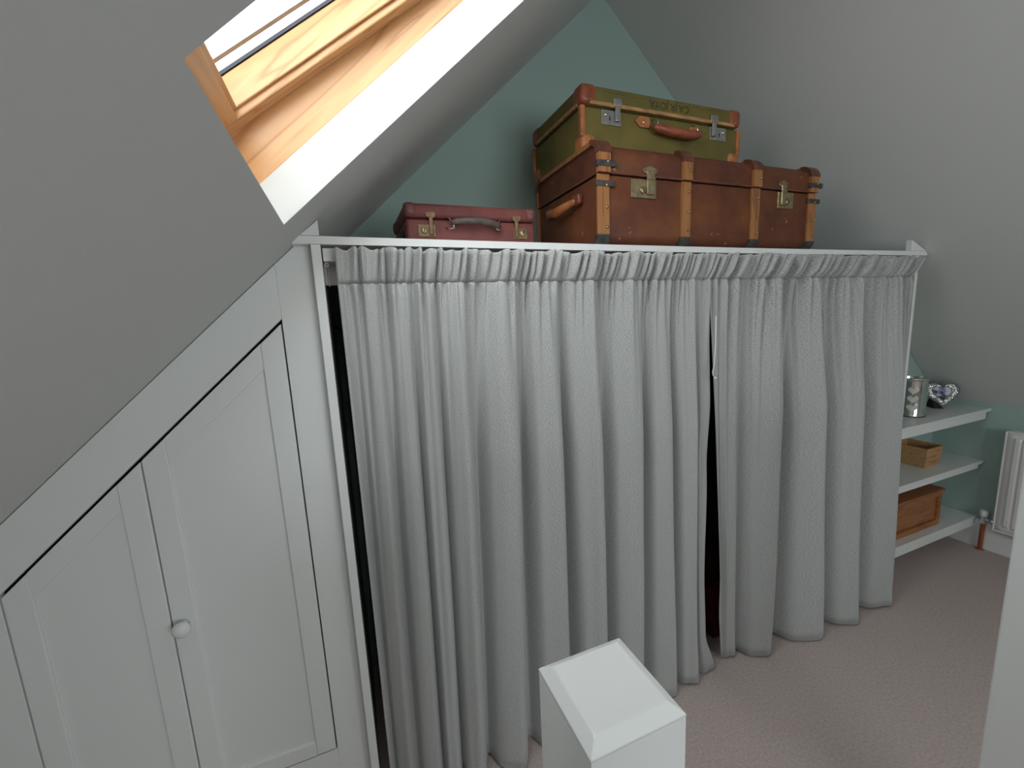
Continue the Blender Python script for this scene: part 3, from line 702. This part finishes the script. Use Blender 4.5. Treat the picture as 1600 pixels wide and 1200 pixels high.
for x0, s_ in ((.118, 1), (.284, -1)):
    def ring(bm): tube(bm, [(x0, .003, .078), (x0+s_*.006, -.010, .074), (x0+s_*.016, -.014, .060), (x0+s_*.018, -.014, .048), (x0+s_*.004, -.008, .046), (x0-s_*.002, .003, .052)], .002, 8)
    mk('handle_ring', ring, 'chrome', gp, smooth=True)
bx('end_strap', 'black', sm, -.008, .004, .05, .075, .006, .050, bev=.003)

# ================================================================== ALCOVE SHELVES
YS = .048
def wall_shelf(z, label, lip, tipx):
    t = thing('wall_shelf', label, 'shelf', ((XR+XK)/2, YS, z-.018)); o = t.location.x
    bx('board', 'shelfpaint', t, XR+.0005-o, XK-.0005-o, 0, D2-YS-.001, 0, .018, bev=.0015)
    bx('front_lip', 'shelfpaint', t, XR+.0005-o, tipx-o, .0015, .022, -lip, -.0002, bev=.0015)
    bx('wall_batten', 'shelfpaint', t, XR+.03-o, XK-.03-o, D2-YS-.022, D2-YS-.001, -.035, -.0002, bev=.0015)
wall_shelf(.8545, 'white alcove shelf holding the silver heart ornaments', .040, XK-.048)
wall_shelf(.5381, 'white alcove shelf holding the open wooden box', .022, XK-.060)
wall_shelf(.1866, 'lowest white alcove shelf just above the carpet', .042, XK-.019)

# mirrored canister with hearts
cn = thing('silver_canister', 'tall mirrored silver canister with a column of hearts', 'canister', (2.985, .185, .8550))
mk('body', lambda bm: lathe(bm, [(.064, 0), (.066, .003), (.064, .008), (.064, .200), (.066, .206), (.070, .210), (.069, .214), (.058, .214), (.058, .208)], 40), 'mirror', cn, smooth=True, autos=40)
mk('base_ring', lambda bm: lathe(bm, [(.0665, .0), (.0675, .002), (.0665, .005)], 40), 'iron', cn)
def heart_pts(n=40, s=1.0):
    out = []
    for k in range(n):
        t = 2*math.pi*k/n
        out.append((s*16*math.sin(t)**3/17, s*(13*math.cos(t)-5*math.cos(2*t)-2*math.cos(3*t)-math.cos(4*t))/17))
    return out
va = math.atan2(CY-.185, CX-2.985)+.10
for zc, sc in ((.150, .024), (.102, .025), (.052, .026)):
    def hrt(bm):
        pts = heart_pts(28, sc); fr = []; bk = []
        for u, v in pts:
            a = va+u/.064
            fr.append(bm.verts.new((.0668*math.cos(a), .0668*math.sin(a), zc+v))); bk.append(bm.verts.new((.062*math.cos(a), .062*math.sin(a), zc+v)))
        bm.faces.new(fr)
        for i in range(len(pts)): bm.faces.new((fr[i], bk[i], bk[(i+1) % len(pts)], fr[(i+1) % len(pts)]))
        bmesh.ops.triangulate(bm, faces=[f for f in bm.faces if len(f.verts) > 4]); bmesh.ops.recalc_face_normals(bm, faces=bm.faces)
    mk('heart', hrt, 'pearl', cn)

# heart photo frame leaning back on its easel
hf = thing('heart_photo_frame', 'pebbled silver heart shaped photo frame on the top alcove shelf', 'photo frame', (3.285, .170, .8550), (0, 0, R(-38)))
tiltm = Matrix.Rotation(R(-16), 4, 'X')
def hframe(bm):
    n = 48; out = heart_pts(n, .092); inn = heart_pts(n, .042)
    prof = [(0, 0), (.0, .010), (.35, .020), (.7, .018), (1, .008), (1, 0)]
    rings = []
    for u, d in prof:
        ring = []
        for (a, b) in zip(out, inn):
            x = a[0]*(1-u)+b[0]*u; z = a[1]*(1-u)+(b[1]+.004)*u
            v = tiltm @ Vector((x, -d, z+.092)); ring.append(bm.verts.new(v))
        rings.append(ring)
    for a, b in zip(rings, rings[1:]+rings[:1]):
        for k in range(n): bm.faces.new((a[k], a[(k+1) % n], b[(k+1) % n], b[k]))
    bmesh.ops.recalc_face_normals(bm, faces=bm.faces)
mk('heart_rim', hframe, 'silver', hf, smooth=True, autos=60)
def hphoto(bm):
    pts = [(-.040, -.026), (.040, -.026), (.044, .030), (-.044, .030)]
    vs = [bm.verts.new(tiltm @ Vector((x, -.010, z+.098))) for x, z in pts]; vb = [bm.verts.new(tiltm @ Vector((x, -.005, z+.098))) for x, z in pts]
    bm.faces.new(vs); bm.faces.new(vb[::-1])
    for i in range(4): bm.faces.new((vs[i], vb[i], vb[(i+1) % 4], vs[(i+1) % 4]))
    bmesh.ops.recalc_face_normals(bm, faces=bm.faces)
mk('photo', hphoto, 'photo', hf)
mk('easel_back', lambda bm: prism(bm, [(.006, .020), (.040, .095), (.078, .0), (.010, .0)], 'x', -.040, .010, bev=.001), 'black', hf)

# open wooden box on the middle shelf (tapered)
cb = thing('open_wooden_box', 'small pale wooden open box with faint printing on its end', 'box', (3.137, .130, .5385))
bw, bd, bh = .070, .150, .118
def side(name, a, b, material, thick_in):
    """a,b: two base corners (outer) -> slab with outward flare"""
    fl_ = 1.16
    c = Vector((0, bd/2, 0))
    def f(bm):
        P = []
        for (p, s) in ((a, 1), (b, 1)):
            p = Vector((p[0], p[1], 0)); P.append((p, c+(p-c)*fl_))
        inn = [(c+(p-c)*.90, c+(q2-c)*.91) for p, q2 in P]
        vs = []
        for (lo, hi), (li, hi2) in zip(P, inn):
            vs.append([bm.verts.new((v.x, v.y, z)) for v, z in ((lo, 0), (hi, bh), (hi2, bh), (li, 0))])
        A_, B_ = vs
        bm.faces.new(A_); bm.faces.new(B_[::-1])
        for i in range(4): bm.faces.new((A_[i], B_[i], B_[(i+1) % 4], A_[(i+1) % 4]))
        bmesh.ops.recalc_face_normals(bm, faces=bm.faces)
    return mk(name, f, material, cb)
fe = side('end_board', (-bw, 0), (bw, 0), 'crate_end', 0); side('end_board', (-bw, bd), (bw, bd), 'crate_end', 0)
side('side_board', (-bw, 0), (-bw, bd), 'crate', 0); side('side_board', (bw, 0), (bw, bd), 'crate', 0)
bx('base_board', 'crate', cb, -bw*.9, bw*.9, bd*.06, bd*.94, .002, .010)
M['print'] = mat('faint_brown_print', (.25, .10, .05), .8)
for i, (x0, x1, zz) in enumerate(((.012, .045, .094), (-.030, .020, .070), (-.034, .022, .058), (-.045, .035, .034), (-.02, .03, .022))):
    def ln(bm):
        x = x0; r_ = random.Random(i)
        while x < x1:
            l = r_.uniform(.004, .009); y = -.16*.5*bd*(zz/bh)-.0012
            box(bm, x, x+l, y, y+.0008, zz-.0012, zz+r_.uniform(.001, .003)); x += l+.003
    mk('printed_line', ln, 'print', fe)

# pine chest on the lowest shelf
ch = thing('wooden_chest', 'dark honey wooden chest with moulded lid on the lowest alcove shelf', 'box', (2.96, .090, .1870))
c0, c1 = -.32, .235
bx('body', 'chest', ch, c0+.008, c1-.004, .010, .185, 0, .205, bev=.002)
bx('bottom_rail', 'chest', ch, c0, c1, 0, .0115, 0, .034, bev=.002)
bx('top_rail', 'chest', ch, c0, c1, 0, .0115, .178, .205, bev=.002)
bx('stile', 'chest', ch, c1-.034, c1, -.0005, .0115, .0345, .1775, bev=.002)
bx('stile', 'chest', ch, c0, c0+.034, -.0005, .0115, .0345, .1775, bev=.002)
bx('lid', 'chest', ch, c0-.010, c1+.012, -.010, .195, .2052, .224, bev=.006, seg=3)

# ================================================================== RADIATOR
ry0, ry1, rz0, rz1, rx = -.70, -.052, .160, .745, 3.430
rad = thing('radiator', 'white panel radiator mounted on the sage knee wall', 'radiator', (rx, (ry0+ry1)/2, rz0)); ro = Vector(rad.location)
def rbx(name, m_, par, x0, x1, y0, y1, z0, z1, **k): return bx(name, m_, par, x0-ro.x, x1-ro.x, y0-ro.y, y1-ro.y, z0-ro.z, z1-ro.z, **k)
def rpanel(bm):
    # fluted pressed-steel panel, profile in y, extruded in z
    pitch = .0333; n = int((ry1-ry0-.04)/pitch); ys = [(ry0, 0)]; ins = ry0+.02
    for i in range(n):
        yb = ins+i*pitch
        ys += [(yb+.003, 0), (yb+.009, .009), (yb+pitch-.009, .009), (yb+pitch-.003, 0)]
    ys.append((ry1, 0))
    zz = [rz0+.0, rz0+.030, rz0+.045, rz1-.045, rz1-.030, rz1-.001]; V = []
    for zi, z in enumerate(zz):
        k = 1 if zi in (2, 3) else 0
        V.append([bm.verts.new((0.004-d*k, y-ro.y, z-ro.z)) for y, d in ys])
    for a, b in zip(V, V[1:]):
        for i in range(len(ys)-1): bm.faces.new((a[i], b[i], b[i+1], a[i+1]))
    bmesh.ops.recalc_face_normals(bm, faces=bm.faces)
rp_ = mk('fluted_panel', rpanel, 'radiator', rad, smooth=True, autos=25); s = rp_.modifiers.new('thickness', 'SOLIDIFY'); s.thickness = .002; s.offset = 0
rbx('top_grille', 'radiator', rad, rx+.001, rx+.058, ry0, ry1, rz1-.002, rz1+.006, bev=.002)
rbx('side_cover', 'radiator', rad, rx-.002, rx+.056, ry1-.002, ry1+.006, rz0, rz1+.004, bev=.003)
rbx('bottom_edge', 'radiator', rad, rx-.002, rx+.010, ry0, ry1, rz0-.004, rz0+.004, bev=.002)
rbx('back_panel', 'radiator', rad, rx+.046, rx+.056, ry0, ry1-.004, rz0+.01, rz1-.004)
rbx('wall_bracket', 'radiator', rad, rx+.056, XK-.0005, -.30, -.27, rz0+.1, rz1-.1)
vx, vy = 3.468, .004
def vt(name, m_, prof, par, n=20): return mk(name, lambda bm: lathe(bm, prof, n, Matrix.Translation((vx-ro.x, vy-ro.y, -ro.z))), m_, par, smooth=True, autos=40)
vv = vt('valve_body', 'chrome', [(.010, .166), (.013, .168), (.013, .184), (.011, .186), (.011, .204), (.014, .206), (.014, .214)], rad)
vt('valve_cap', 'white_plastic', [(.018, .2145), (.0195, .218), (.0195, .246), (.017, .250), (0, .2505)], vv)
mk('valve_tail', lambda bm: tube(bm, [(vx-ro.x, vy-ro.y, .197-ro.z), (vx-.010-ro.x, -.03-ro.y, .197-ro.z), (rx+.03-ro.x, ry1-ro.y, .197-ro.z)], .009, 12), 'chrome', vv, smooth=True)
vt('copper_pipe', 'copper', [(.0105, .006), (.0105, .166)], rad)
vt('pipe_collar', 'copper', [(.018, .0005), (.017, .005), (.011, .009)], rad)

# ================================================================== NEWEL POST
nw = thing('newel_post', 'square white gloss newel post with chamfered top', 'newel post', (.2815, -.806, 0))
hw = .056
bx('shaft', 'gloss', nw, -hw, hw, -hw, hw, 0, 1.0985, bev=.0025, smooth=True, autos=30)
def capm(bm):
    pr_ = [(hw, 1.0985), (hw, 1.1005), (hw-.0115, 1.1082), (hw-.0135, 1.1090)]
    rings = [[bm.verts.new((sx*r_, sy*r_, z)) for sx, sy in ((-1, -1), (1, -1), (1, 1), (-1, 1))] for r_, z in pr_]
    for a, b in zip(rings, rings[1:]):
        for k in range(4): bm.faces.new((a[k], a[(k+1) % 4], b[(k+1) % 4], b[k]))
    bm.faces.new(rings[-1]); bm.faces.new(rings[0][::-1])
    bmesh.ops.recalc_face_normals(bm, faces=bm.faces)
    bmesh.ops.bevel(bm, geom=[e for e in bm.edges], offset=.0012, segments=2, profile=.5, affect='EDGES')
mk('chamfered_cap', capm, 'gloss', nw)
